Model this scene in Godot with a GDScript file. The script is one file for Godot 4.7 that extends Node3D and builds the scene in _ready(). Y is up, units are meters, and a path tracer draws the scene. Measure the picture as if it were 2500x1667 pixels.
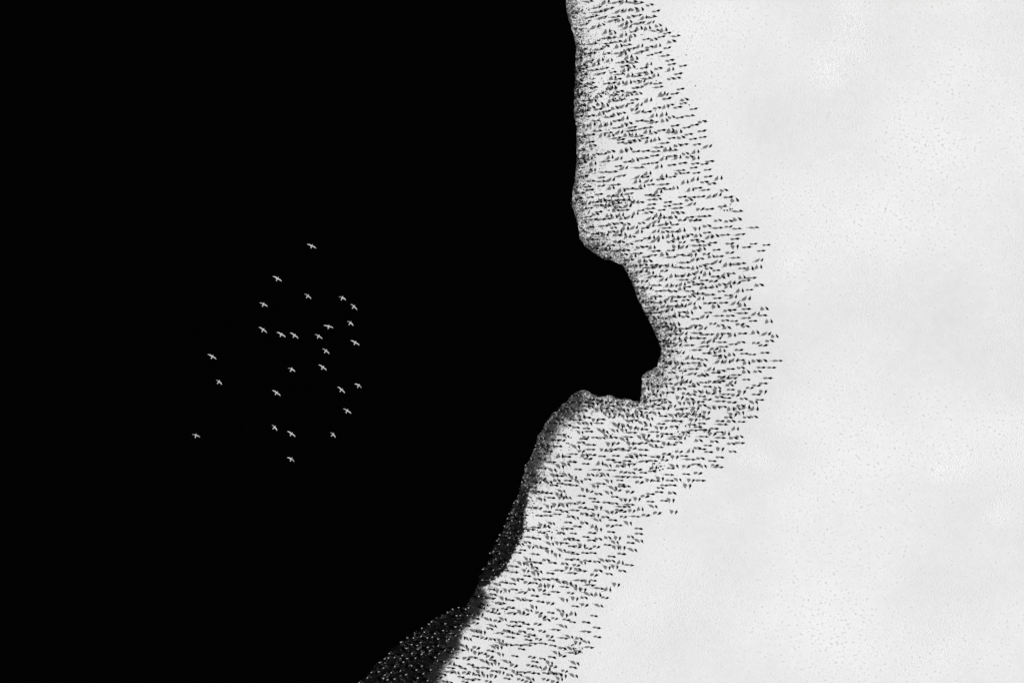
extends Node3D
# A lake shore seen straight down from a drone: black water on the left, pale sand on the right,
# a dense flock of dark-backed, white-necked birds standing along the waterline and a few flying over the water.
# Units are metres, x to the right of the picture, z down the picture; tables of places are in centimetres.

const EYE_HEIGHT := 181.8
const LAND_Y := 0.05

# the waterline from the top of the picture to the bottom, x and z in centimetres
const SHORE: Array = [
	933, -8357, 973, -7557, 900, -6890, 947, -6223, 907, -5823, 880, -5557, 873, -5490, 890, -5387, 940, -5197, 1003, -5003, 1033, -4857, 1040, -4600, 1033, -4283, 1024, -4090, 1013, -3710,
	1040, -3577, 1056, -3410, 1047, -3263, 1056, -3133, 1060, -3030, 1047, -2870, 1024, -2623, 993, -2537, 987, -2437, 983, -2207, 1033, -2057, 1073, -1903, 1097, -1750, 1133, -1633, 1238, -1517,
	1367, -1430, 1493, -1353, 1620, -1317, 1747, -1263, 1825, -1207, 1873, -1123, 1927, -1010, 1990, -870, 2027, -753, 2107, -590, 2193, -423, 2271, -270, 2360, -63, 2407, 37, 2433, 127,
	2411, 243, 2380, 343, 2367, 417, 2283, 450, 2193, 497, 2131, 561, 2113, 650, 2110, 803, 2100, 943, 2093, 977, 2020, 970, 1917, 949, 1759, 930, 1690, 910, 1620, 880,
	1540, 880, 1463, 897, 1373, 880, 1270, 835, 1157, 795, 1053, 823, 998, 857, 907, 954, 816, 1028, 760, 1107, 667, 1170, 612, 1243, 527, 1357, 509, 1423, 430, 1517,
	407, 1607, 385, 1710, 327, 1834, 260, 1957, 213, 2050, 203, 2130, 163, 2263, 147, 2390, 113, 2490, 44, 2594, -13, 2743, -69, 2857, -127, 3003, -193, 3150, -263, 3263,
	-340, 3423, -367, 3550, -440, 3683, -533, 3830, -547, 3923, -600, 4057, -647, 4140, -740, 4297, -829, 4321, -953, 4357, -1080, 4410, -1193, 4457, -1293, 4550, -1407, 4630, -1580, 4730,
	-1669, 4777, -1807, 4890, -1920, 4980, -2055, 5103, -2169, 5207, -2293, 5330, -2396, 5443, -2487, 5557, -2667, 5743, -3000, 6043, -3400, 6443, -4067, 7110, -5000, 8177]
# outlines of wet ground: dark strip, dark shelf, half wet rim of the shelf, damp upper bank
const STRIP: Array = [
	147, 2377, 280, 2363, 267, 2477, 227, 2590, 213, 2797, 220, 2910, 213, 3023, 173, 3130, 147, 3210, 53, 3377, -13, 3510, -67, 3637, -167, 3777, -293, 3910, -427, 3970,
	-553, 4043, -733, 3977, -467, 3310, -133, 2643]
const SHELF: Array = [
	-740, 4270, -667, 4310, -667, 4430, -713, 4523, -787, 4590, -880, 4657, -967, 4743, -1013, 4857, -1053, 4977, -1133, 5090, -1240, 5230, -1307, 5363, -1287, 5557, -1400, 5777, -1667, 6177,
	-2333, 7110, -5000, 8310, -5133, 8177, -3000, 5777, -1667, 4643, -1133, 4310]
const RIM: Array = [
	-740, 4043, -500, 3943, -400, 4110, -427, 4310, -547, 4457, -687, 4577, -773, 4683, -840, 4797, -867, 5043, -933, 5110, -1100, 5277, -1167, 5443, -1147, 5777, -1667, 6177, -1667, 5377,
	-1013, 4777]
const BANK: Array = [
	1133, 743, 1300, 877, 1247, 1010, 1167, 1123, 1033, 1190, 933, 1277, 813, 1390, 680, 1523, 633, 1657, 600, 1777, 567, 1943, 500, 2043, 453, 2143, 413, 2277, 387, 2377,
	253, 2510, 100, 2577, 133, 2110, 400, 1377, 867, 843]
# standing birds: x, z in centimetres, heading in degrees (0 faces right, 90 faces up the picture)
const STANDING: Array = [
	1296, -5529, 170, 1573, -5524, 267, 1754, -5518, 205, 1862, -5524, 259, 2009, -5518, 177, 2111, -5501, 184, 2269, -5471, 340, 1432, -5433, 201, 1449, -5360, 187, 1522, -5371, 196,
	1630, -5414, 203, 1137, -5371, 240, 1794, -5373, 237, 1907, -5385, 243, 2020, -5405, 323, 2122, -5396, 296, 2371, -5369, 5, 1375, -5289, 200, 1296, -5269, 197, 1522, -5269, 215,
	1737, -5278, 178, 1969, -5280, 328, 2088, -5301, 201, 2188, -5267, 271, 2320, -5275, 175, 1800, -5229, 296, 1686, -5218, 214, 1935, -5196, 298, 1862, -5156, 243, 1930, -5116, 247,
	2139, -5179, 214, 2303, -5190, 240, 2099, -5176, 196, 2411, -5139, 315, 1488, -5150, 322, 1403, -5116, 239, 1217, -5156, 205, 2105, -5091, 291, 2241, -5096, 291, 2377, -5052, 161,
	2507, -5065, 280, 2552, -5011, 356, 1675, -5018, 295, 1590, -5043, 278, 1856, -4986, 277, 1998, -5037, 2, 1998, -4969, 295, 1579, -4935, 187, 1669, -4935, 189, 2456, -4952, 0,
	2711, -4966, 175, 1913, -4898, 280, 2207, -4913, 3, 2337, -4913, 325, 2632, -4879, 329, 1364, -4839, 185, 1613, -4848, 177, 1766, -4873, 176, 1556, -4799, 333, 1777, -4805, 298,
	1918, -4820, 178, 2120, -4805, 261, 2269, -4786, 344, 2407, -4811, 276, 2552, -4769, 24, 1986, -4760, 207, 1901, -4731, 300, 1460, -4748, 178, 1194, -4748, 185, 1567, -4680, 348,
	1341, -4686, 279, 1273, -4680, 11, 1183, -4669, 290, 1850, -4675, 268, 1783, -4692, 196, 2116, -4697, 205, 2201, -4728, 188, 2269, -4656, 358, 2405, -4692, 9, 2541, -4647, 185,
	1120, -4601, 336, 1941, -4624, 262, 2032, -4601, 291, 1477, -4579, 279, 1624, -4573, 280, 1794, -4539, 3, 1867, -4547, 320, 2020, -4533, 168, 2598, -4570, 351, 1313, -4562, 213,
	1409, -4511, 269, 1171, -4494, 240, 2264, -4511, 273, 2626, -4505, 4, 2807, -4479, 4, 1217, -4443, 202, 1867, -4474, 351, 1981, -4465, 310, 1550, -4443, 201, 2173, -4445, 2,
	2411, -4440, 341, 2620, -4426, 274, 1386, -4414, 174, 1890, -4414, 278, 1103, -4397, 321, 1669, -4377, 353, 2162, -4369, 193, 2269, -4369, 300, 1500, -4358, 215, 1805, -4347, 183,
	1958, -4332, 283, 2377, -4330, 277, 2733, -4350, 2, 2077, -4316, 175, 1200, -4332, 358, 1681, -4290, 281, 1749, -4264, 352, 2247, -4275, 169, 2615, -4273, 338, 2711, -4282, 337,
	1126, -4239, 340, 1318, -4199, 189, 1567, -4194, 358, 1652, -4197, 7, 1805, -4205, 289, 1933, -4211, 275, 2054, -4233, 340, 2156, -4230, 241, 2258, -4194, 231, 2416, -4194, 179,
	1103, -4182, 269, 1352, -4131, 1, 1630, -4126, 272, 1686, -4126, 300, 2037, -4126, 345, 2116, -4131, 193, 2433, -4137, 188, 2767, -4103, 358, 1194, -4143, 172, 1187, -4033, 275,
	1096, -3976, 280, 1136, -4027, 278, 1470, -4031, 3, 1442, -3985, 318, 1702, -4008, 170, 1787, -4067, 341, 1996, -4050, 180, 1945, -4013, 321, 2092, -4031, 326, 2483, -4033, 265,
	2528, -4013, 235, 2675, -4027, 8, 1357, -3914, 296, 1651, -3920, 283, 1792, -3922, 201, 2024, -3931, 349, 2262, -3925, 270, 2551, -3945, 16, 2840, -3933, 327, 1260, -3918, 171,
	1464, -3865, 307, 1555, -3837, 299, 1951, -3869, 0, 2109, -3850, 252, 2811, -3872, 347, 1175, -3829, 3, 1328, -3803, 324, 1708, -3798, 322, 1866, -3827, 236, 2392, -3798, 340,
	2540, -3820, 274, 2602, -3846, 347, 2726, -3807, 352, 2981, -3778, 11, 1436, -3773, 7, 1238, -3750, 170, 2024, -3767, 47, 1583, -3744, 197, 2126, -3736, 233, 2234, -3730, 359,
	1487, -3707, 282, 1724, -3693, 310, 1821, -3716, 339, 2353, -3676, 272, 2511, -3693, 271, 2624, -3650, 322, 2755, -3639, 359, 2941, -3669, 174, 1125, -3659, 2, 1317, -3669, 351,
	1623, -3650, 174, 1877, -3629, 269, 1736, -3588, 351, 1413, -3589, 170, 1345, -3529, 268, 1226, -3507, 290, 1611, -3537, 279, 2104, -3586, 1, 2274, -3584, 169, 2517, -3597, 302,
	2353, -3563, 202, 3128, -3575, 342, 1515, -3518, 274, 1928, -3546, 331, 1860, -3516, 293, 1747, -3473, 179, 2007, -3484, 204, 2262, -3478, 179, 2155, -3461, 198, 2681, -3507, 4,
	2998, -3518, 1, 2868, -3478, 2, 1442, -3422, 171, 2002, -3430, 179, 1951, -3424, 353, 2460, -3431, 354, 2619, -3439, 299, 3117, -3418, 15, 1792, -3403, 249, 2245, -3416, 275,
	2330, -3391, 331, 2607, -3397, 7, 2746, -3413, 285, 1611, -3393, 187, 1509, -3359, 274, 1645, -3352, 299, 1911, -3363, 296, 2017, -3363, 273, 2902, -3367, 354, 1317, -3359, 358,
	1187, -3337, 185, 2109, -3337, 191, 2189, -3303, 3, 1753, -3309, 193, 1798, -3280, 4, 2624, -3306, 351, 2783, -3320, 329, 3128, -3320, 3, 2970, -3292, 353, 1979, -3263, 355,
	2070, -3266, 316, 2262, -3261, 270, 2392, -3288, 293, 1306, -3243, 356, 1792, -3232, 0, 1917, -3224, 0, 2534, -3227, 185, 1345, -3184, 338, 2732, -3190, 329, 2828, -3203, 357,
	3038, -3204, 350, 3230, -3175, 231, 2438, -3156, 173, 1934, -3130, 303, 1164, -3116, 333, 2573, -3127, 281, 1855, -3099, 305, 1645, -3091, 331, 2047, -3086, 15, 2206, -3096, 356,
	2387, -3090, 174, 2664, -3108, 175, 1396, -3043, 340, 1515, -3048, 29, 2851, -3056, 327, 3029, -3088, 278, 1238, -3026, 250, 1634, -2997, 274, 1300, -2980, 273, 1781, -2978, 250,
	2353, -3020, 7, 2653, -3014, 185, 2738, -2997, 270, 2919, -3003, 334, 3032, -2986, 278, 2511, -2975, 262, 1159, -2971, 9, 2041, -2952, 299, 2194, -2980, 176, 1572, -2929, 194,
	1911, -2921, 1, 1187, -2907, 355, 1357, -2895, 275, 2211, -2886, 4, 2347, -2901, 6, 2432, -2847, 275, 2630, -2869, 354, 2806, -2899, 355, 3009, -2892, 354, 3247, -2927, 352,
	3156, -2884, 0, 1758, -2850, 356, 1866, -2822, 242, 2121, -2827, 172, 1351, -2790, 269, 2981, -2825, 359, 2794, -2782, 176, 3207, -2790, 8, 1538, -2752, 172, 1685, -2757, 179,
	2251, -2737, 275, 2732, -2735, 323, 2856, -2737, 5, 3026, -2740, 1, 1209, -2692, 345, 1481, -2663, 4, 1826, -2695, 207, 2115, -2680, 236, 2200, -2671, 12, 2511, -2688, 276,
	2636, -2677, 352, 3219, -2680, 4, 2443, -2635, 357, 3406, -2658, 265, 3021, -2641, 260, 1657, -2632, 244, 1328, -2607, 173, 1498, -2604, 183, 2081, -2607, 278, 2268, -2616, 238,
	2856, -2595, 271, 3160, -2593, 345, 3281, -2567, 344, 1736, -2548, 183, 1481, -2527, 27, 1260, -2516, 353, 2285, -2550, 357, 2528, -2556, 190, 2155, -2530, 278, 1651, -2499, 296,
	2692, -2501, 289, 3055, -2494, 1, 3196, -2465, 194, 3479, -2460, 332, 1294, -2462, 5, 1826, -2460, 283, 1968, -2484, 179, 2104, -2482, 176, 2460, -2484, 2, 2562, -2473, 13,
	2945, -2471, 278, 2426, -2437, 265, 1159, -2414, 189, 1442, -2392, 2, 1951, -2405, 203, 1781, -2386, 239, 2245, -2384, 359, 2296, -2380, 358, 3389, -2386, 245, 1637, -2363, 26,
	1297, -2344, 349, 1116, -2327, 346, 2384, -2367, 177, 2803, -2350, 356, 2955, -2342, 356, 3103, -2352, 15, 3278, -2361, 248, 3550, -2344, 8, 2406, -2319, 328, 2299, -2307, 2,
	2910, -2302, 330, 1507, -2295, 331, 1699, -2291, 337, 1812, -2304, 4, 1903, -2299, 180, 1574, -2287, 1, 2112, -2261, 350, 2044, -2270, 237, 1382, -2265, 3, 2565, -2265, 357,
	2305, -2229, 354, 2746, -2234, 181, 1744, -2248, 171, 2972, -2237, 237, 1263, -2248, 248, 1931, -2208, 239, 2554, -2203, 342, 3448, -2195, 4, 1456, -2214, 184, 1642, -2231, 283,
	1201, -2163, 260, 1297, -2169, 199, 1767, -2178, 169, 1586, -2203, 175, 2299, -2161, 177, 2752, -2169, 187, 1722, -2132, 332, 1880, -2137, 190, 2123, -2131, 356, 2463, -2137, 0,
	3244, -2152, 1, 3094, -2146, 37, 1439, -2106, 0, 1388, -2072, 328, 2044, -2084, 273, 1807, -2061, 265, 2259, -2098, 341, 2684, -2101, 337, 2774, -2092, 335, 2418, -2058, 277,
	1614, -2050, 294, 1699, -2030, 295, 1835, -2008, 304, 1959, -2027, 236, 1280, -2027, 194, 1365, -1985, 189, 1495, -1982, 189, 1586, -1993, 180, 2474, -2021, 279, 2565, -2016, 179,
	2661, -2024, 308, 2922, -2019, 357, 2803, -1970, 31, 2984, -1967, 33, 3046, -1967, 10, 3380, -1970, 330, 3555, -1959, 334, 2299, -2002, 239, 3216, -2038, 173, 3137, -2033, 173,
	2135, -1927, 333, 1778, -1925, 338, 1654, -1910, 327, 1897, -1910, 328, 2389, -1948, 239, 2576, -1933, 300, 2678, -1899, 5, 1546, -1880, 191, 2299, -1886, 245, 2197, -1846, 353,
	2033, -1855, 247, 1886, -1840, 268, 1682, -1852, 324, 1308, -1857, 355, 3205, -1880, 332, 3550, -1863, 23, 3397, -1846, 179, 2565, -1846, 179, 2514, -1899, 201, 1654, -1786, 334,
	1778, -1786, 281, 2112, -1789, 270, 2384, -1795, 242, 2525, -1786, 332, 2678, -1784, 16, 2803, -1812, 278, 3048, -1829, 83, 3199, -1770, 355, 1456, -1759, 329, 1388, -1752, 1,
	1557, -1738, 244, 1840, -1744, 278, 1920, -1716, 270, 1982, -1704, 337, 1744, -1727, 3, 2225, -1680, 357, 2310, -1695, 275, 2452, -1693, 281, 2610, -1721, 278, 2922, -1738, 337,
	3063, -1725, 299, 3255, -1699, 250, 3335, -1721, 314, 3516, -1733, 181, 2701, -1671, 287, 2774, -1687, 287, 2854, -1704, 26, 3001, -1651, 350, 3097, -1625, 343, 2610, -1623, 335,
	2797, -1608, 38, 2112, -1640, 207, 1393, -1657, 175, 1303, -1659, 10, 1807, -1616, 331, 1744, -1620, 26, 1942, -1586, 332, 1478, -1580, 276, 2384, -1642, 242, 3295, -1603, 3,
	3572, -1589, 15, 1642, -1563, 343, 3057, -1560, 174, 3199, -1569, 337, 1591, -1512, 269, 1382, -1510, 1, 1529, -1495, 241, 1507, -1354, 167, 1597, -1354, 3, 3660, -2301, 302,
	3723, -2117, 170, 3701, -1990, 317, 3985, -1852, 173, 3704, -1833, 172, 3765, -1742, 201, 3655, -1667, 0, 3952, -1585, 11, 4164, -1568, 5, 2115, -1535, 330, 2183, -1541, 1,
	2318, -1532, 278, 2709, -1535, 82, 2845, -1541, 236, 3666, -1535, 87, 3847, -1532, 2, 3128, -1509, 299, 1883, -1482, 339, 2375, -1471, 355, 2613, -1479, 2, 3026, -1475, 331,
	3354, -1490, 0, 4079, -1473, 2, 3575, -1439, 28, 1713, -1473, 179, 1815, -1484, 242, 2098, -1433, 185, 1854, -1416, 331, 2517, -1422, 300, 2335, -1403, 196, 2007, -1394, 279,
	2760, -1407, 4, 2862, -1396, 8, 2986, -1403, 81, 3192, -1419, 35, 3275, -1385, 303, 3400, -1382, 3, 2211, -1373, 7, 2647, -1371, 183, 3088, -1346, 340, 3015, -1331, 238,
	3682, -1362, 181, 4067, -1326, 238, 1958, -1328, 187, 2149, -1314, 276, 2251, -1311, 323, 2862, -1283, 179, 3388, -1298, 235, 3258, -1260, 185, 3547, -1252, 273, 3677, -1252, 163,
	3773, -1269, 175, 3909, -1190, 282, 4050, -1216, 277, 1843, -1247, 238, 2081, -1235, 280, 2177, -1249, 336, 2341, -1241, 10, 2024, -1230, 206, 2505, -1235, 181, 2409, -1218, 237,
	2607, -1238, 277, 2743, -1207, 180, 2867, -1196, 178, 2290, -1204, 181, 3009, -1199, 290, 3133, -1230, 336, 3230, -1192, 332, 3767, -1188, 2, 3349, -1156, 359, 1883, -1156, 273,
	2505, -1145, 32, 2188, -1150, 247, 2098, -1133, 240, 2296, -1120, 277, 3077, -1128, 237, 3213, -1103, 278, 1934, -1099, 178, 2952, -1096, 323, 2658, -1071, 283, 2760, -1068, 354,
	2867, -1077, 243, 3609, -1105, 169, 3513, -1079, 286, 3337, -1056, 5, 3437, -1043, 322, 2330, -1058, 228, 2415, -1056, 177, 3043, -1037, 264, 3779, -1048, 297, 3943, -1034, 191,
	2511, -1011, 239, 2845, -1003, 180, 2188, -977, 34, 3156, -992, 2, 3309, -977, 29, 3852, -992, 188, 2052, -975, 177, 2941, -969, 334, 2001, -981, 179, 2811, -935, 266,
	2590, -918, 277, 3026, -932, 332, 3088, -935, 337, 3688, -949, 35, 3615, -958, 253, 2675, -907, 229, 3450, -930, 328, 4056, -921, 329, 2403, -913, 172, 2879, -888, 3,
	3326, -896, 297, 3558, -901, 276, 2126, -879, 167, 2800, -862, 291, 2262, -867, 242, 2200, -865, 197, 3150, -879, 271, 3230, -876, 177, 2409, -819, 358, 2556, -828, 171,
	2652, -816, 344, 2941, -819, 173, 3433, -819, 337, 3750, -830, 279, 3886, -839, 7, 2047, -773, 356, 3020, -782, 268, 3105, -780, 181, 3269, -760, 180, 3541, -749, 14,
	3643, -732, 257, 2415, -732, 174, 2330, -709, 295, 2709, -728, 176, 2811, -724, 203, 2958, -737, 325, 3111, -703, 260, 3366, -703, 6, 3864, -703, 251, 2601, -694, 244,
	2081, -703, 261, 2488, -647, 300, 2658, -655, 356, 2856, -675, 335, 2126, -647, 241, 2273, -638, 205, 2415, -630, 172, 3473, -630, 357, 3286, -626, 0, 3207, -618, 25,
	2969, -618, 239, 3677, -626, 246, 3784, -596, 288, 2528, -573, 241, 2822, -582, 248, 2669, -573, 192, 2766, -590, 295, 3354, -576, 300, 3054, -556, 302, 2307, -550, 193,
	2369, -528, 246, 3841, -528, 1, 4141, -539, 307, 2607, -524, 248, 3609, -513, 4, 3535, -505, 329, 2245, -460, 2, 2517, -488, 194, 2398, -466, 172, 2794, -477, 347,
	2924, -475, 289, 3218, -471, 351, 3801, -460, 177, 4011, -454, 243, 4107, -426, 351, 2720, -432, 274, 2635, -407, 335, 2381, -392, 304, 2205, -403, 331, 2505, -375, 179,
	3179, -407, 239, 2850, -406, 338, 3009, -369, 349, 3416, -417, 180, 3581, -420, 344, 3858, -383, 190, 3498, -344, 338, 3640, -331, 15, 3946, -335, 356, 4217, -331, 288,
	2497, -301, 320, 2581, -288, 295, 2712, -285, 292, 3295, -285, 37, 3425, -263, 328, 3527, -229, 324, 3742, -276, 29, 3827, -248, 335, 2287, -288, 6, 2525, -242, 335,
	3063, -259, 168, 2989, -237, 236, 3147, -218, 241, 2457, -237, 194, 2661, -231, 280, 2598, -197, 240, 2842, -208, 177, 2729, -180, 295, 3996, -152, 298, 4189, -129, 232,
	2355, -129, 346, 3063, -138, 174, 2836, -132, 237, 2570, -98, 320, 2672, -120, 177, 3413, -116, 288, 3521, -129, 180, 3781, -129, 8, 4308, -90, 302, 3176, -112, 175,
	3255, -116, 187, 3623, -109, 274, 4223, -13, 332, 2904, -61, 275, 2723, -50, 272, 3023, -59, 181, 3130, -52, 191, 3391, -59, 230, 3759, 10, 340, 2400, 1, 355,
	2548, -27, 239, 2451, -5, 300, 3283, -10, 239, 3181, 7, 234, 3996, 27, 29, 4115, 65, 23, 2814, -22, 302, 3464, 12, 175, 2581, 12, 273, 2627, 29, 183,
	2740, 52, 231, 3646, 43, 190, 2932, 61, 183, 2536, 72, 341, 3181, 80, 201, 3489, 86, 173, 3057, 137, 186, 3323, 123, 33, 3453, 145, 282, 3719, 139, 17,
	3289, 174, 297, 3193, 190, 353, 2791, 179, 234, 2610, 154, 302, 2672, 159, 337, 4144, 182, 357, 3804, 197, 358, 3934, 213, 9, 3606, 210, 302, 2553, 227, 331,
	3374, 231, 3, 3464, 244, 299, 2930, 256, 266, 3153, 293, 328, 3034, 281, 180, 4370, 312, 182, 4115, 307, 324, 4002, 312, 326, 2468, 312, 238, 3538, 324, 264,
	3419, 324, 249, 3663, 301, 245, 3747, 303, 9, 3855, 341, 283, 2576, 346, 292, 2649, 341, 287, 2763, 355, 288, 2864, 355, 165, 3046, 348, 179, 3130, 380, 309,
	2502, 416, 4, 2723, 423, 235, 3006, 446, 182, 3283, 446, 245, 3583, 446, 2, 3753, 425, 335, 4081, 423, 6, 4251, 425, 8, 3436, 473, 341, 3844, 488, 305,
	4025, 484, 331, 2808, 480, 17, 3351, 507, 4, 2627, 505, 350, 2983, 522, 216, 2446, 533, 267, 3170, 533, 319, 3119, 553, 347, 3696, 544, 181, 2208, 578, 180,
	4189, 595, 4, 3634, 593, 202, 3515, 582, 237, 3436, 573, 6, 3838, 618, 355, 2763, 590, 78, 2564, 620, 36, 2842, 646, 246, 2904, 652, 235, 3425, 641, 358,
	3634, 661, 249, 3368, 667, 6, 3159, 667, 171, 3283, 657, 38, 3023, 691, 314, 2270, 686, 299, 2587, 686, 181, 2751, 686, 241, 4115, 680, 1, 4008, 717, 19,
	3572, 706, 331, 2366, 720, 301, 2508, 720, 292, 2955, 729, 1, 3210, 733, 359, 3374, 751, 316, 3895, 756, 26, 2219, 765, 279, 2700, 774, 77, 2802, 763, 332,
	3583, 782, 2, 3051, 810, 323, 3164, 816, 273, 2366, 808, 68, 2525, 839, 67, 2604, 827, 353, 3380, 816, 95, 3776, 824, 64, 4121, 822, 63, 2853, 850, 40,
	2961, 861, 337, 3272, 847, 32, 3521, 858, 185, 4002, 861, 5, 3668, 876, 39, 2298, 861, 29, 2417, 876, 106, 3119, 893, 11, 3408, 899, 338, 3527, 918, 4,
	2768, 918, 62, 2927, 933, 331, 3798, 927, 333, 3210, 943, 23, 4059, 948, 5, 2248, 969, 89, 2564, 982, 325, 2491, 940, 180, 2400, 957, 198, 3097, 978, 0,
	3442, 971, 182, 3612, 991, 19, 3029, 991, 55, 2797, 1008, 91, 2949, 1008, 93, 3979, 991, 121, 2378, 1033, 10, 2287, 1057, 175, 3130, 1034, 330, 3753, 1042, 332,
	3855, 1062, 266, 3459, 1059, 340, 3991, 1088, 266, 2649, 1054, 66, 2542, 1088, 70, 2174, 1091, 172, 2474, 1093, 177, 2751, 1105, 359, 2842, 1088, 190, 3023, 1093, 64,
	3368, 1073, 106, 3278, 1082, 125, 3600, 1093, 282, 3691, 1088, 318, 1625, 1124, 313, 1823, 1118, 106, 1891, 1118, 119, 2095, 1135, 317, 1586, 1180, 98, 1744, 1192, 71,
	1874, 1220, 97, 1965, 1197, 93, 2038, 1220, 118, 2101, 1192, 57, 2197, 1214, 91, 2282, 1260, 112, 2242, 1158, 31, 2395, 1172, 116, 2491, 1211, 357, 2667, 1206, 122,
	2785, 1175, 185, 2938, 1180, 36, 2819, 1217, 33, 3057, 1195, 74, 3102, 1218, 351, 3199, 1160, 62, 3634, 1192, 63, 3550, 1231, 340, 3759, 1163, 102, 3844, 1229, 329,
	3963, 1220, 330, 1653, 1234, 31, 3187, 1252, 16, 2989, 1277, 64, 1953, 1299, 117, 2027, 1279, 203, 2616, 1288, 185, 2735, 1294, 359, 3414, 1294, 12, 3600, 1291, 324,
	3759, 1305, 9, 2163, 1322, 123, 2253, 1350, 282, 2457, 1339, 11, 3114, 1331, 358, 1738, 1350, 91, 1795, 1384, 90, 1886, 1367, 114, 2955, 1350, 355, 3476, 1348, 173,
	2672, 1379, 338, 2418, 1407, 102, 2502, 1407, 53, 2004, 1407, 63, 2112, 1424, 71, 2180, 1429, 359, 1857, 1446, 97, 1716, 1452, 118, 3051, 1388, 356, 3674, 1412, 264,
	3317, 1415, 1, 2995, 1443, 190, 3136, 1435, 1, 3204, 1452, 55, 2859, 1475, 336, 3408, 1471, 350, 3527, 1492, 267, 1552, 1475, 126, 2367, 1469, 181, 2004, 1480, 185,
	2582, 1503, 2, 2508, 1500, 359, 2219, 1535, 63, 1608, 1543, 116, 1682, 1557, 339, 2435, 1543, 53, 2146, 1560, 105, 1942, 1552, 172, 2712, 1546, 184, 3165, 1546, 174,
	2814, 1565, 259, 3295, 1505, 50, 3731, 1543, 326, 3442, 1565, 177, 3634, 1565, 336, 1874, 1591, 121, 2650, 1582, 177, 3068, 1605, 321, 2276, 1611, 122, 2378, 1620, 171,
	3323, 1622, 331, 2740, 1637, 337, 2174, 1652, 27, 2078, 1659, 188, 1970, 1661, 84, 1721, 1656, 34, 1636, 1673, 67, 2542, 1664, 79, 2644, 1675, 178, 3595, 1659, 334,
	3753, 1648, 185, 3216, 1690, 3, 2344, 1695, 119, 2435, 1718, 176, 3046, 1727, 335, 3119, 1749, 5, 1993, 1737, 29, 1795, 1741, 358, 1676, 1754, 12, 1897, 1769, 178,
	2186, 1760, 173, 3425, 1752, 67, 2944, 1775, 266, 1608, 1783, 22, 2746, 1794, 36, 3227, 1794, 0, 3617, 1786, 337, 1716, 1856, 5, 2548, 1831, 25, 2825, 1860, 3,
	1936, 1877, 357, 2027, 1871, 119, 2095, 1848, 120, 2163, 1848, 359, 2372, 1877, 169, 2457, 1882, 64, 2684, 1882, 62, 3097, 1897, 336, 3408, 1880, 353, 1636, 1922, 1,
	1744, 1961, 359, 1903, 1941, 357, 2514, 1931, 28, 2197, 1947, 198, 2338, 1939, 169, 2950, 1916, 174, 3284, 1941, 357, 1603, 2016, 121, 1789, 2021, 331, 1903, 2007, 98,
	1993, 1992, 204, 2689, 2026, 120, 3034, 1995, 201, 3329, 2012, 20, 3148, 2029, 121, 2865, 2035, 39, 2344, 2046, 268, 2610, 2061, 9, 3408, 2041, 182, 1670, 2092, 180,
	2078, 2083, 27, 2310, 2109, 0, 1840, 2126, 25, 1976, 2131, 332, 2163, 2131, 0, 3057, 2143, 30, 2859, 2154, 352, 1563, 2165, 124, 2604, 2165, 173, 1891, 2199, 203,
	1801, 2194, 182, 2095, 2205, 177, 1620, 2273, 105, 1778, 2256, 1, 2106, 2290, 33, 2265, 2261, 60, 2452, 2233, 90, 2378, 2264, 169, 2593, 2258, 4, 2740, 2250, 115,
	2944, 2261, 58, 3114, 2258, 183, 2502, 2337, 6, 2638, 2333, 357, 1806, 2321, 353, 1903, 2352, 164, 1812, 2355, 353, 1693, 2380, 121, 1750, 2420, 34, 2893, 2349, 79,
	2440, 2377, 332, 1953, 2448, 37, 1620, 2460, 113, 2423, 2445, 356, 2638, 2457, 326, 2282, 2477, 3, 1699, 2522, 347, 2197, 2518, 29, 2072, 2564, 65, 1914, 2582, 62,
	1840, 2578, 95, 2276, 2601, 4, 2497, 2587, 356, 2625, 2584, 81, 1569, 2615, 353, 1699, 2629, 335, 1965, 2650, 177, 1897, 2680, 333, 1829, 2686, 172, 2346, 2683, 126,
	2123, 2720, 281, 1772, 2737, 5, 1982, 2756, 54, 1829, 2763, 18, 1693, 2777, 36, 1625, 2777, 111, 2395, 2791, 37, 2667, 2774, 61, 2208, 2825, 25, 2055, 2844, 173,
	1840, 2852, 33, 1552, 2850, 334, 1006, 883, 179, 1114, 878, 177, 972, 991, 171, 1080, 985, 180, 1199, 991, 176, 978, 1087, 177, 1323, 946, 34, 1459, 963, 74,
	1527, 997, 84, 1391, 1014, 95, 1318, 1008, 113, 1312, 1065, 124, 1255, 1048, 182, 1199, 1118, 332, 910, 1138, 180, 802, 1121, 173, 1085, 1138, 60, 757, 1178, 185,
	1453, 1115, 93, 1176, 1223, 103, 1250, 1234, 353, 1391, 1280, 59, 1476, 1263, 1, 1108, 1274, 178, 825, 1274, 115, 621, 1314, 175, 786, 1331, 177, 1159, 1331, 127,
	1289, 1336, 117, 1465, 1328, 173, 933, 1359, 334, 1069, 1395, 342, 1238, 1412, 354, 587, 1427, 174, 667, 1461, 202, 1148, 1481, 102, 1284, 1461, 359, 1493, 1444, 111,
	853, 1512, 185, 921, 1548, 123, 1233, 1563, 59, 1199, 1582, 3, 1374, 1559, 352, 1493, 1565, 333, 842, 1608, 32, 757, 1602, 185, 474, 1580, 175, 536, 1580, 163,
	1159, 1638, 337, 1335, 1679, 171, 1091, 1713, 114, 786, 1704, 358, 695, 1704, 189, 582, 1681, 178, 418, 1681, 186, 497, 1715, 179, 1521, 1766, 52, 1329, 1755, 181,
	1159, 1787, 34, 638, 1789, 58, 531, 1823, 167, 1221, 1846, 294, 1335, 1843, 15, 1046, 1829, 181, 825, 1857, 278, 927, 1871, 6, 1493, 1865, 4, 1272, 1906, 20,
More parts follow.
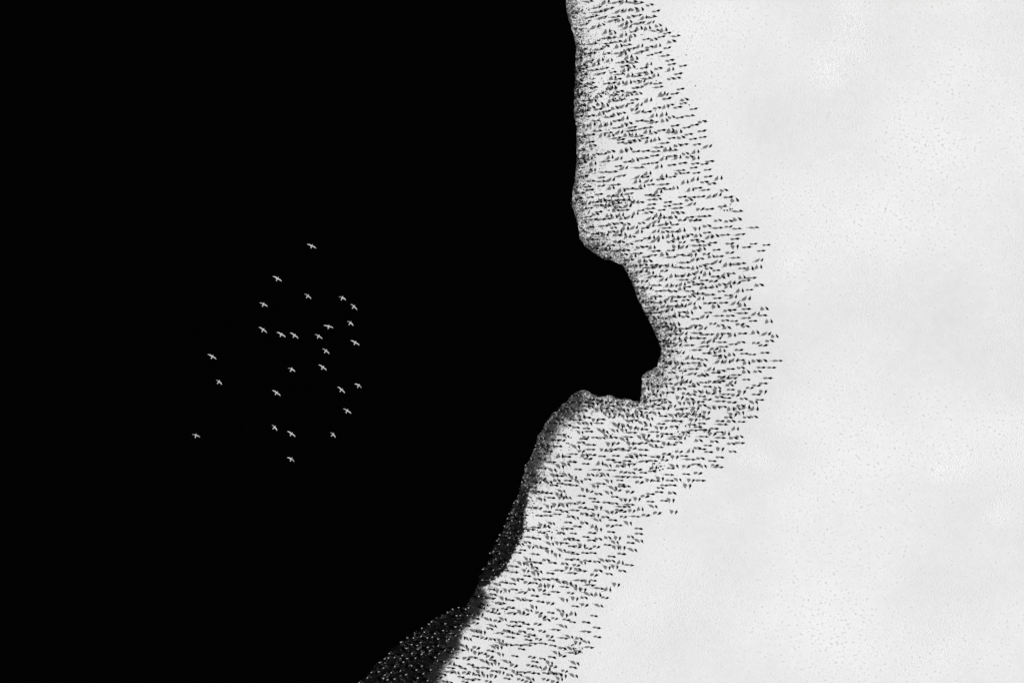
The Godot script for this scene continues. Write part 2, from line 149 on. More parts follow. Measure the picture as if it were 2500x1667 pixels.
	344, 1908, 169, 536, 1908, 124, 689, 1959, 187, 1018, 1957, 7, 1227, 1987, 6, 1473, 1976, 275, 927, 1998, 125, 831, 2032, 99, 253, 2004, 182, 548, 2055, 187,
	1102, 2078, 8, 706, 2092, 113, 1425, 2083, 186, 333, 2140, 173, 1312, 2163, 326, 737, 2180, 99, 814, 2183, 167, 933, 2168, 117, 1448, 2183, 36, 418, 2185, 181,
	367, 2168, 329, 1040, 2214, 82, 531, 2230, 33, 1261, 2236, 336, 259, 2253, 177, 197, 2287, 171, 763, 2253, 322, 938, 2259, 0, 1136, 2276, 118, 395, 2287, 6,
	457, 2293, 60, 638, 2287, 124, 718, 2335, 352, 933, 2321, 348, 808, 2306, 6, 1057, 2338, 175, 1499, 2312, 172, 282, 2366, 177, 384, 2372, 170, 1397, 2357, 86,
	1216, 2412, 79, 1295, 2440, 31, 491, 2446, 26, 429, 2440, 0, 633, 2463, 0, 853, 2434, 121, 553, 2457, 348, 1601, 991, 31, 1635, 1045, 358, 1799, 1025, 110,
	1957, 1048, 116, 2042, 1036, 121, 1550, 1082, 181, 950, 2541, 132, 802, 2490, 86, 667, 2539, 1, 531, 2570, 101, 842, 2547, 58, 882, 2524, 112, 1165, 2507, 357,
	1335, 2550, 356, 1436, 2473, 332, 1391, 2604, 1, 1159, 2623, 25, 1029, 2632, 170, 763, 2662, 62, 899, 2662, 110, 644, 2688, 83, 463, 2711, 32, 372, 2700, 177,
	786, 2737, 353, 1182, 2702, 20, 1448, 2705, 81, 1306, 2725, 350, 887, 2760, 336, 604, 2765, 5, 1069, 2743, 180, 469, 2830, 2, 633, 2830, 175, 780, 2807, 179,
	1210, 2796, 332, 1284, 2827, 0, 1402, 2824, 85, 214, 2660, 171, 67, 2621, 180, 169, 2796, 3, 242, 2819, 170, 989, 2841, 330, 1074, 2870, 118, 33, 2904, 181,
	123, 2887, 264, -41, 2875, 169, -13, 2802, 169, 944, 2938, 352, 1210, 2943, 325, 1436, 2904, 124, 1674, 2900, 352, 1934, 2955, 102, 684, 2960, 120, 531, 2992, 67,
	599, 3009, 332, 1097, 3005, 6, 1368, 3000, 278, 1759, 2986, 5, 1629, 3000, 34, 1448, 3056, 92, 882, 3039, 335, 967, 3039, 7, 350, 3054, 178, 440, 3022, 175,
	514, 3105, 11, 831, 3111, 329, 1023, 3119, 3, 1335, 3111, 14, 1640, 3094, 356, 2087, 3039, 358, 2093, 3122, 355, 350, 3181, 172, 446, 3200, 336, 644, 3192, 87,
	1227, 3175, 1, 989, 3198, 349, 927, 3211, 335, 1069, 3226, 355, 1329, 3228, 347, 1436, 3204, 327, 1589, 3184, 321, 1753, 3198, 73, 1957, 3170, 321, 2116, 3243, 120,
	797, 3283, 81, 667, 3288, 112, 893, 3275, 169, 180, 3294, 126, 282, 3260, 325, 1719, 3266, 114, 1957, 3271, 2, 995, 3328, 358, 1097, 3337, 35, 1182, 3322, 83,
	1272, 3365, 19, 1402, 3339, 33, 1578, 3305, 8, 1731, 3351, 92, 1827, 3351, 82, 2014, 3390, 126, 344, 3345, 67, 469, 3339, 115, 565, 3356, 181, 650, 3413, 88,
	859, 3396, 119, 203, 3390, 4, 123, 3430, 6, -92, 2994, 179, 135, 3079, 178, -171, 3147, 161, 146, 3192, 173, -1, 3181, 181, -211, 3232, 173, 101, 3294, 181,
	-35, 3294, 177, -171, 3288, 178, -267, 3402, 179, 992, 3424, 187, 1213, 3435, 3, 1343, 3435, 0, 1071, 3452, 170, 1813, 3449, 3, 426, 3458, 171, 777, 3475, 96,
	1649, 3492, 355, -327, 3435, 174, -174, 3441, 171, -270, 3497, 278, 296, 3542, 90, 590, 3548, 327, 958, 3542, 356, 1066, 3540, 12, 1258, 3565, 8, 1190, 3599, 92,
	1411, 3576, 334, 1541, 3559, 128, 1649, 3562, 329, 1802, 3588, 273, 370, 3582, 177, 454, 3593, 353, 692, 3593, 354, 194, 3610, 100, 319, 3622, 119, 890, 3608, 326,
	1077, 3639, 28, 1954, 3633, 175, 398, 3670, 329, -140, 3582, 275, -61, 3559, 265, 81, 3656, 166, 953, 3690, 61, 1586, 3678, 86, 1711, 3664, 80, 1100, 3695, 331,
	1439, 3718, 328, 1824, 3724, 333, 262, 3732, 61, 477, 3741, 126, 817, 3720, 187, 1190, 3727, 183, -434, 3690, 178, -270, 3701, 184, -78, 3718, 5, 81, 3750, 181,
	426, 3775, 93, 653, 3765, 358, 1032, 3763, 183, 1366, 3797, 34, 1609, 3775, 335, 273, 3808, 359, 160, 3859, 357, 98, 3876, 122, 443, 3862, 329, 585, 3862, 353,
	720, 3862, 11, 1145, 3882, 186, 1258, 3905, 83, 1343, 3884, 9, 958, 3927, 104, 834, 3908, 122, 392, 3922, 337, 285, 3922, 32, -95, 3913, 359, 36, 3933, 337,
	-196, 3950, 122, -327, 3865, 171, -440, 3871, 173, 534, 3961, 282, 664, 3978, 67, 1043, 3967, 111, 1320, 3956, 190, 1734, 3956, 65, 902, 3990, 173, -298, 4029, 355,
	64, 4029, 357, -44, 4052, 90, 347, 4029, 319, 522, 4046, 35, 1105, 4024, 86, 1190, 4035, 68, 1468, 4012, 171, 1598, 4024, 269, -179, 4063, 65, 222, 4075, 207,
	754, 4069, 178, 981, 4091, 28, 1298, 4108, 127, 1434, 4108, 282, -276, 4108, 334, 404, 4131, 359, 590, 4108, 9, -428, 4148, 183, -95, 4182, 86, 183, 4191, 128,
	307, 4205, 186, 7, 4202, 2, 896, 4202, 91, 1060, 4182, 67, 1202, 4159, 329, 1541, 4165, 22, -298, 4171, 186, -530, 4165, 107, -185, 4261, 20, -129, 4250, 169,
	494, 4227, 3, 658, 4258, 37, 1054, 4301, 356, 1213, 4284, 39, 1462, 4295, 129, -395, 4284, 127, -451, 4329, 110, 13, 4324, 9, -95, 4346, 16, -236, 4363, 56,
	-327, 4391, 19, 398, 4318, 97, 319, 4374, 122, 194, 4403, 88, 53, 4414, 200, -213, 4420, 19, 251, 4431, 25, 471, 4414, 31, 658, 4406, 3, 834, 4380, 124,
	1032, 4420, 281, 890, 4448, 85, 1360, 4457, 0, -479, 4442, 72, -559, 4499, 351, 528, 4474, 34, 596, 4516, 326, 720, 4505, 32, 913, 4522, 13, -344, 4516, 121,
	-100, 4516, 115, -208, 4544, 26, 1009, 4558, 351, 1236, 4561, 0, 58, 4553, 345, 177, 4558, 0, 256, 4590, 1, 449, 4595, 24, -564, 4578, 25, 13, 4624, 8,
	121, 4621, 9, -264, 4624, 132, 879, 4629, 126, 1405, 4650, 2, -332, 4663, 331, 330, 4669, 340, 760, 4684, 183, -49, 4697, 333, -4, 4723, 12, -440, 4725, 87,
	-502, 4714, 119, -576, 4708, 126, 200, 4711, 335, 522, 4712, 31, 1258, 4714, 185, -151, 4739, 197, 104, 4748, 176, 353, 4767, 5, -564, 4791, 3, 268, 4793, 1,
	647, 4796, 41, 981, 4802, 118, 1417, 4801, 12, 24, 4807, 172, -423, 4822, 31, -287, 4836, 327, -145, 4867, 91, 296, 4850, 5, 460, 4842, 34, 670, 4856, 2,
	885, 4822, 176, 1122, 4822, 324, 1253, 4884, 124, 1105, 4901, 62, -95, 4923, 126, -4, 4927, 167, 154, 4935, 177, 296, 4935, 167, 387, 4907, 186, 551, 4909, 173,
	692, 4940, 353, -168, 4965, 94, -230, 4974, 118, -547, 4980, 32, 183, 4997, 0, 1303, 4969, 186, 1003, 4991, 120, 856, 4980, 334, -321, 5025, 0, 1094, 5031, 339,
	-536, 5065, 70, -434, 5071, 28, -145, 5088, 94, 771, 5065, 108, 1043, 5065, 173, 851, 5110, 27, 75, 5110, 355, -327, 5124, 34, 353, 5131, 21, 681, 5127, 350,
	-709, 5157, 31, -285, 5177, 354, 523, 5153, 333, -585, 5134, 179, -890, 5140, 174, 399, 5202, 357, -28, 5208, 124, 653, 5227, 88, 1077, 5230, 119, -409, 5196, 123,
	-212, 5236, 83, -325, 5236, 110, 331, 5270, 28, 467, 5293, 129, 704, 5284, 34, 1021, 5293, 347, 65, 5268, 37, -647, 5250, 6, -941, 5230, 272, -562, 5293, 349,
	614, 5310, 261, -104, 5307, 1, -766, 5310, 353, -845, 5270, 170, -387, 5304, 182, -952, 5304, 180, -867, 5383, 109, -483, 5377, 90, -138, 5383, 72, -257, 5355, 338,
	88, 5372, 83, 885, 5360, 37, 348, 5381, 17, 427, 5392, 358, 580, 5391, 357, 218, 5377, 186, 676, 5383, 324, 715, 5394, 112, -720, 5389, 28, -630, 5394, 67,
	-8, 5417, 323, 139, 5411, 334, 874, 5434, 86, 1055, 5434, 115, 795, 5400, 324, -398, 5432, 91, -539, 5417, 333, -1093, 5406, 335, -969, 5372, 179, -800, 5451, 359,
	-268, 5440, 56, -53, 5477, 0, 167, 5498, 35, 348, 5485, 119, 580, 5496, 34, 815, 5487, 94, -1156, 5456, 32, -630, 5496, 176, -528, 5490, 172, -737, 5532, 9,
	-353, 5528, 29, -1060, 5524, 359, 297, 5536, 31, 732, 5536, 36, -986, 5536, 338, -1064, 4417, 57, -968, 4371, 88, -866, 4343, 96, -759, 4371, 84, -668, 4315, 178,
	-1268, 4547, 172, -1342, 4615, 108, -1472, 4677, 79, -1387, 4711, 179, -1070, 4604, 120, -895, 4479, 101, -804, 4445, 176, -730, 4473, 87, -1112, 4717, 108, -1212, 4734, 178,
	-906, 4660, 113, -815, 4666, 187, -1438, 4779, 171, -1562, 4802, 185, -1693, 4836, 110, -1381, 4836, 81, -1296, 4824, 98, -1189, 4858, 113, -1449, 4881, 175, -1795, 4904, 107,
	-1619, 4943, 119, -1523, 4954, 128, -1166, 4932, 176, -1359, 4988, 116, -1698, 5005, 118, -1325, 5045, 113, -1585, 5056, 169, -1155, 5062, 178, -1053, 5005, 176, -1959, 5062, 166,
	-1749, 5096, 162, -1970, 5124, 181, -2032, 5147, 170, -1874, 5119, 181, -1687, 5170, 124, -1585, 5164, 62, -1461, 5102, 114, -1245, 5153, 101, -2128, 5232, 128, -2049, 5288, 184,
	-1755, 5226, 113, -1868, 5266, 171, -1647, 5283, 65, -1461, 5294, 105, -1778, 5334, 183, -2253, 5362, 184, -1925, 5373, 170, -2157, 5385, 111, -1534, 5351, 130, -1710, 5430, 115,
	-1427, 5413, 119, -2310, 5447, 176, -2027, 5413, 164, -1891, 5498, 125, -1528, 5486, 99, -2015, 5515, 114, -2445, 5532, 172, -2100, 5492, 72, -1313, 5351, 108, -1336, 5498, 176,
	-878, 4773, 169, -770, 4813, 77, -668, 4836, 114, -702, 4615, 342, -612, 4439, 170, -985, 4824, 178, -917, 4988, 173, -793, 5011, 170, -963, 5056, 135, -736, 4949, 123,
	-657, 5011, 85, -1178, 5170, 185, -1087, 5215, 122, -793, 4604, 179]
# flying birds: x, z, height in centimetres, heading in degrees, wing pose (0 spread, 1 left wing drooped, 2 flexed, 3 right wing raised)
const FLYING: Array = [
	-3132, -1487, 743, 65, 0, -3603, -961, 1057, 60, 0, -3217, -712, 633, 55, 1, -3859, -573, 878, 65, 1, -2619, -669, 985, 65, 2, -2427, -530, 1094, 50, 1,
	-2557, -290, 567, 55, 2, -2906, -234, 513, 75, 0, -3840, -177, 980, 55, 0, -3604, -107, 765, 60, 0, -3341, -90, 1064, 55, 0, -3028, -79, 739, 60, 1,
	-2460, 21, 696, 60, 0, -2874, 148, 981, 55, 1, -4604, 234, 1053, 60, 0, -3388, 429, 1062, 65, 2, -2918, 401, 987, 55, 0, -4544, 625, 906, 55, 2,
	-3701, 809, 654, 55, 0, -2670, 757, 737, 50, 0, -2411, 694, 655, 60, 3, -2537, 1067, 1035, 60, 1, -4901, 1457, 899, 75, 1, -3765, 1360, 515, 45, 2,
	-3484, 1459, 565, 55, 0, -2818, 1460, 663, 50, 2, -3491, 1861, 543, 60, 3]

const TEX := 2048
const TEX_X := -52.0
const TEX_Z := -82.0
const TEX_SIZE := 164.0

var names := {}

func numbered(called: String) -> String:
	var n: int = names.get(called, 0)
	names[called] = n + 1
	return called if n == 0 else "%s_%03d" % [called, n]

func tag(o: Node, label: String, category: String = "", group: String = "", kind: String = "") -> void:
	if label != "": o.set_meta("label", label)
	if category != "": o.set_meta("category", category)
	if group != "": o.set_meta("group", group)
	if kind != "": o.set_meta("kind", kind)

func add_mesh(called: String, mesh: Mesh, mat: Material) -> MeshInstance3D:
	var o := MeshInstance3D.new()
	o.name = numbered(called)
	o.mesh = mesh
	if mat != null: o.material_override = mat
	add_child(o, true)
	return o

func spelled(n: int) -> String:
	var ones := ["zero", "one", "two", "three", "four", "five", "six", "seven", "eight", "nine", "ten", "eleven", "twelve", "thirteen", "fourteen", "fifteen", "sixteen", "seventeen", "eighteen", "nineteen"]
	if n < 20: return ones[n]
	var tens: String = ["twenty", "thirty", "forty", "fifty", "sixty", "seventy", "eighty", "ninety"][int(n / 10.0) - 2]
	return tens if n % 10 == 0 else tens + "-" + ones[n % 10]

func outline(cm: Array) -> PackedVector2Array:
	var p := PackedVector2Array()
	for i in range(0, cm.size(), 2):
		p.append(Vector2(cm[i] * 0.01, cm[i + 1] * 0.01))
	return p

func _ready() -> void:
	# ---- camera, sky, sun, exposure
	var cam := Camera3D.new()
	cam.name = "camera"
	cam.position = Vector3(0, EYE_HEIGHT, 0)
	cam.rotation_degrees = Vector3(-90, 0, 0)
	cam.fov = 34.0
	cam.near = 1.0
	cam.far = 4000.0
	add_child(cam)
	cam.current = true
	var env := Environment.new()
	env.background_mode = Environment.BG_SKY
	var sky_mat := ProceduralSkyMaterial.new()
	sky_mat.sky_top_color = Color(0.36, 0.36, 0.36)
	sky_mat.sky_horizon_color = Color(1.0, 1.0, 1.0)
	sky_mat.sky_curve = 0.25
	sky_mat.ground_bottom_color = Color(0.2, 0.2, 0.2)
	sky_mat.ground_horizon_color = Color(1.0, 1.0, 1.0)
	sky_mat.sun_angle_max = 4.0
	var sky := Sky.new()
	sky.sky_material = sky_mat
	env.sky = sky
	env.ambient_light_source = Environment.AMBIENT_SOURCE_SKY
	env.tonemap_mode = Environment.TONE_MAPPER_LINEAR
	env.tonemap_exposure = 1.25
	env.sdfgi_enabled = true
	env.ssao_enabled = true
	env.ssil_enabled = true
	var we := WorldEnvironment.new()
	we.name = "world_environment"
	we.environment = env
	add_child(we)
	# the sun stands to the right of the picture, 38 degrees high: shadows fall to the left
	var sun := DirectionalLight3D.new()
	sun.name = "sun"
	sun.light_color = Color(1, 1, 1)
	sun.light_energy = 1.02
	sun.light_angular_distance = 0.5
	sun.shadow_enabled = true
	add_child(sun)
	sun.look_at_from_position(Vector3.ZERO, Vector3(-cos(deg_to_rad(38.0)), -sin(deg_to_rad(38.0)), 0.02), Vector3.UP)

	var shore := rough_shore()
	build_ground(shore)
	build_birds()
	build_flyers()
	build_debris(shore)

# ------------------------------------------------------------------ ground and water

func rough_shore() -> PackedVector2Array:
	var base := outline(SHORE)
	var n := FastNoiseLite.new()
	n.seed = 11
	n.frequency = 0.8
	n.fractal_octaves = 4
	var p := PackedVector2Array()
	for i in base.size() - 1:
		var a := base[maxi(i - 1, 0)]
		var b := base[i]
		var c := base[i + 1]
		var d := base[mini(i + 2, base.size() - 1)]
		var steps := maxi(2, int((c - b).length() / 0.14))
		for k in steps:
			var q := b.cubic_interpolate(c, a, d, float(k) / steps)
			if not is_finite(q.x): q = b.lerp(c, float(k) / steps)
			var side := (c - b).normalized().orthogonal()
			p.append(q + side * n.get_noise_2d(q.x, q.y) * 0.2)
	return p

func scan_mask(poly: PackedVector2Array) -> Image:
	# the polygon drawn as white on black into an image that covers the mapped square of ground
	var im := Image.create(TEX, TEX, false, Image.FORMAT_L8)
	var k := TEX / TEX_SIZE
	var rows: Array = []
	rows.resize(TEX)
	var count := poly.size()
	for i in count:
		var a := (poly[i] - Vector2(TEX_X, TEX_Z)) * k
		var b := (poly[(i + 1) % count] - Vector2(TEX_X, TEX_Z)) * k
		if a.y > b.y:
			var t := a
			a = b
			b = t
		var r0 := maxi(0, ceili(a.y - 0.5))
		var r1 := mini(TEX - 1, ceili(b.y - 0.5) - 1)
		for r in range(r0, r1 + 1):
			var x := a.x + (b.x - a.x) * (r + 0.5 - a.y) / (b.y - a.y)
			if rows[r] == null: rows[r] = []
			rows[r].append(x)
	for r in TEX:
		if rows[r] == null: continue
		var xs: Array = rows[r]
		xs.sort()
		for j in range(0, xs.size() - 1, 2):
			var x0 := clampi(roundi(xs[j]), 0, TEX)
			var x1 := clampi(roundi(xs[j + 1]), 0, TEX)
			if x1 > x0: im.fill_rect(Rect2i(x0, r, x1 - x0, 1), Color.WHITE)
	return im

func softened(im: Image, halvings: int) -> PackedByteArray:
	var s: Image = im.duplicate()
	for i in halvings: s.shrink_x2()
	s.resize(TEX, TEX, Image.INTERPOLATE_CUBIC)
	s.convert(Image.FORMAT_L8)
	return s.get_data()

func noise_bytes(the_seed: int, size_px: float, octaves: int, kind: int = FastNoiseLite.TYPE_SIMPLEX_SMOOTH) -> PackedByteArray:
	var n := FastNoiseLite.new()
	n.seed = the_seed
	n.noise_type = kind
	n.frequency = 1.0 / size_px
	n.fractal_octaves = octaves
	if octaves <= 1: n.fractal_type = FastNoiseLite.FRACTAL_NONE
	var im := n.get_image(TEX, TEX, false, false, false)
	im.convert(Image.FORMAT_L8)
	return im.get_data()

func build_ground(shore: PackedVector2Array) -> void:
	var land := shore.duplicate()
	land.append(Vector2(110, 84))
	land.append(Vector2(110, -84))
	# --- what the sand is made of: pale dry crust, grey damp sand near the water, dark soaked strips
	var land_mask := scan_mask(land)
	var wide := softened(land_mask, 6)
	var near := softened(land_mask, 4)
	var strip := softened(scan_mask(outline(STRIP)), 3)
	var shelf := softened(scan_mask(outline(SHELF)), 4)
	var rim := softened(scan_mask(outline(RIM)), 4)
	var bank := softened(scan_mask(outline(BANK)), 5)
	var low := noise_bytes(1, 420.0, 4)
	var mid := noise_bytes(2, 26.0, 3)
	var blot := noise_bytes(3, 7.0, 2)
	var fine := noise_bytes(4, 2.3, 1)
	var crust := PackedVector3Array()
	for c in [[53.0, -47.5, 4.6], [55.0, -53.5, 3.2], [51.0, -43.0, 2.6], [45, -12, 2.0], [36.5, 28.5, 2.0], [79.5, 28, 2.2], [72.5, 19.8, 3.0], [69.5, 21.5, 1.8], [38, 18, 2.6], [41.0, 20.0, 2.0]]:
		crust.append(Vector3((c[0] - TEX_X) * TEX / TEX_SIZE, (c[1] - TEX_Z) * TEX / TEX_SIZE, c[2] * TEX / TEX_SIZE))
	var out := PackedByteArray()
	out.resize(TEX * TEX)
	var bump := PackedByteArray()
	bump.resize(TEX * TEX)
	for y in TEX:
		var here: Array = []
		for c in crust:
			if absf(y - c.y) < c.z * 1.4: here.append(c)
		for x in TEX:
			var i := y * TEX + x
			if near[i] < 8: continue
			var f := fine[i] - 127.0
			var b := blot[i] - 127.0
			var m := mid[i] - 127.0
			var rough := 0.7 + (low[(i + 700000) % 4194304] - 127.0) * 0.008
			var v := 228.5 + (low[i] - 127.0) * 0.085 + m * 0.03 + b * 0.03 * rough + f * 0.085 * rough
			var spots := b + (m + low[i] - 127.0) * 0.25
			if spots > 54.0: v -= (spots - 54.0) * 0.6
			elif b < -80.0: v += 3.0
			for c in here:
				var far2: float = ((x - c.x) * (x - c.x) + (y - c.y) * (y - c.y)) / (c.z * c.z)
				far2 += m * 0.02 + b * 0.01 + (low[(i + 300000) % 4194304] - 127.0) * 0.006
				if far2 < 1.2:
					var g := minf(1.0, 1.2 - far2)
					v += g * (6.0 + f * 0.1 + m * 0.05)
					rough += g * 0.8
			var h := 128.0 + f * 0.42 * rough + b * 0.26 * rough
			if wide[i] < 252 or shelf[i] > 6 or strip[i] > 6 or rim[i] > 6 or bank[i] > 6:
				var wet := 0.0
				var shore_side := clampf((250.0 - wide[i]) / 125.0, 0.0, 1.0)
				if shore_side > 0.0:
					wet = clampf(shore_side * 0.6 + (m * 0.5 + b * 0.7 + f * 0.7) * 0.011 * (0.3 + shore_side) - 0.16, 0.0, 0.8)
				var edge := clampf((222.0 - near[i]) / 110.0 + (m + b) * 0.002, 0.0, 1.0) * clampf(0.75 + m * 0.006, 0.2, 1.0)
				wet = maxf(wet, edge * 0.8)
				if bank[i] > 6: wet = maxf(wet, clampf((bank[i] - 75.0) / 190.0 + (b * 0.8 + m * 0.6 + f * 0.9) * 0.004, 0.0, 0.82))
				if rim[i] > 6: wet = maxf(wet, clampf((rim[i] - 45.0) / 190.0 + (b * 0.8 + m * 0.5 + f * 0.9) * 0.0035, 0.0, 0.92))
				if strip[i] > 6: wet = maxf(wet, clampf((strip[i] - 90.0 + m * 1.1 + b * 0.9 + f * 0.6) / 90.0, 0.0, 1.0) * 0.97)
				if shelf[i] > 6: wet = maxf(wet, clampf((shelf[i] - 85.0 + m * 0.9 + b * 0.7 + f * 0.6) / 110.0, 0.0, 1.0))
				wet = clampf(wet, 0.0, 1.0)
				var soaked := 12.0 + m * 0.12 + b * 0.09 + f * 0.1
				if near[i] < 215 and wet > 0.8: soaked = lerpf(soaked, 5.0, clampf((215.0 - near[i]) / 80.0 + m * 0.006, 0.0, 1.0))
				v = lerpf(v, soaked, wet)
				h = lerpf(h, 128.0 + b * 0.1, wet)
			out[i] = clampi(int(v), 0, 255)
			bump[i] = clampi(int(h), 0, 255)
	var albedo := Image.create_from_data(TEX, TEX, false, Image.FORMAT_L8, out)
	albedo.convert(Image.FORMAT_RGB8)
	albedo.generate_mipmaps()
	var relief := Image.create_from_data(TEX, TEX, false, Image.FORMAT_L8, bump)
	relief.convert(Image.FORMAT_RGBA8)
	relief.bump_map_to_normal_map(0.8)
	relief.generate_mipmaps()
	var sand := StandardMaterial3D.new()
	sand.albedo_texture = ImageTexture.create_from_image(albedo)
	sand.normal_enabled = true
	sand.normal_texture = ImageTexture.create_from_image(relief)
	sand.roughness = 1.0
	sand.metallic_specular = 0.1
	# --- the beach: a thin slab whose edge slopes down under the water
	var st := SurfaceTool.new()
	st.begin(Mesh.PRIMITIVE_TRIANGLES)
	var tri := Geometry2D.triangulate_polygon(land)
	for t in range(0, tri.size(), 3):
		var a := land[tri[t]]
		var b := land[tri[t + 1]]
		var c := land[tri[t + 2]]
		if (b - a).cross(c - a) < 0.0:
			var s := b
			b = c
			c = s
		for q in [a, b, c]: ground_point(st, q, LAND_Y)
	# its rim drops into the water
	for i in shore.size() - 1:
		var a := shore[i]
		var b := shore[i + 1]
		for q in [[a, LAND_Y], [b, -0.3], [a, -0.3], [a, LAND_Y], [b, LAND_Y], [b, -0.3]]: ground_point(st, q[0], q[1], Vector3(-1, 0, 0))
	st.generate_tangents()
	var beach := add_mesh("beach", st.commit(), sand)
	tag(beach, "pale sandy beach, white when dry and dark grey along the waterline", "", "", "structure")
	# --- the beach beyond the mapped square, far outside the picture
	var far_mat := StandardMaterial3D.new()
	var dry: float = 228.5 / 255.0
	far_mat.albedo_color = Color(dry, dry, dry)
	far_mat.roughness = 1.0
	var far_mesh := PlaneMesh.new()
	far_mesh.size = Vector2(1400, 2400)
	var far_beach := add_mesh("beach_beyond", far_mesh, far_mat)
	far_beach.position = Vector3(730, LAND_Y - 0.02, 0)
	tag(far_beach, "pale sand going on beyond the beach", "", "", "structure")
	# --- the lake
	var water_mat := StandardMaterial3D.new()
	water_mat.albedo_color = Color(0.006, 0.006, 0.006)
	water_mat.roughness = 0.12
	water_mat.metallic_specular = 0.12
	var ripple := FastNoiseLite.new()
	ripple.seed = 5
	ripple.frequency = 0.02
	ripple.fractal_octaves = 3
	var ripple_tex := NoiseTexture2D.new()
	ripple_tex.noise = ripple
	ripple_tex.width = 512
	ripple_tex.height = 512
	ripple_tex.seamless = true
	ripple_tex.as_normal_map = true
	ripple_tex.bump_strength = 2.0
	water_mat.normal_enabled = true
	water_mat.normal_texture = ripple_tex
	water_mat.normal_scale = 0.15
	water_mat.uv1_scale = Vector3(300, 300, 1)
	var water_mesh := PlaneMesh.new()
	water_mesh.size = Vector2(2600, 2600)
	var water := add_mesh("lake_water", water_mesh, water_mat)
	water.position = Vector3(-400, 0, 0)
	tag(water, "still black lake water", "", "", "structure")

func ground_point(st: SurfaceTool, q: Vector2, y: float, n: Vector3 = Vector3.UP) -> void:
	st.set_normal(n)
	st.set_uv(Vector2((q.x - TEX_X) / TEX_SIZE, (q.y - TEX_Z) / TEX_SIZE))
	st.add_vertex(Vector3(q.x, y, q.y))

# ------------------------------------------------------------------ birds

const SIDES := 10

func ring(st: SurfaceTool, at: Vector3, along: Vector3, w: float, h: float, top: Color, bottom: Color, split: float) -> void:
	var right := along.cross(Vector3.UP)
	right = Vector3(0, 0, 1) if right.length() < 0.05 else right.normalized()
	var up := right.cross(along).normalized()
	for k in SIDES:
		var t := TAU * k / SIDES
		st.set_color(top if sin(t) > split else bottom)
		st.add_vertex(at + right * cos(t) * w + up * sin(t) * h)

func skin(st: SurfaceTool, first: int, rings: int) -> void:
	for r in rings - 1:
		for k in SIDES:
			var a := first + r * SIDES + k
			var b := first + r * SIDES + (k + 1) % SIDES
			var c := a + SIDES
			var d := b + SIDES
			for q in [a, d, b, a, c, d]: st.add_index(q)
	for k in range(1, SIDES - 1):
		for q in [first, first + k, first + k + 1]: st.add_index(q)
		var l := first + (rings - 1) * SIDES
		for q in [l, l + k + 1, l + k]: st.add_index(q)

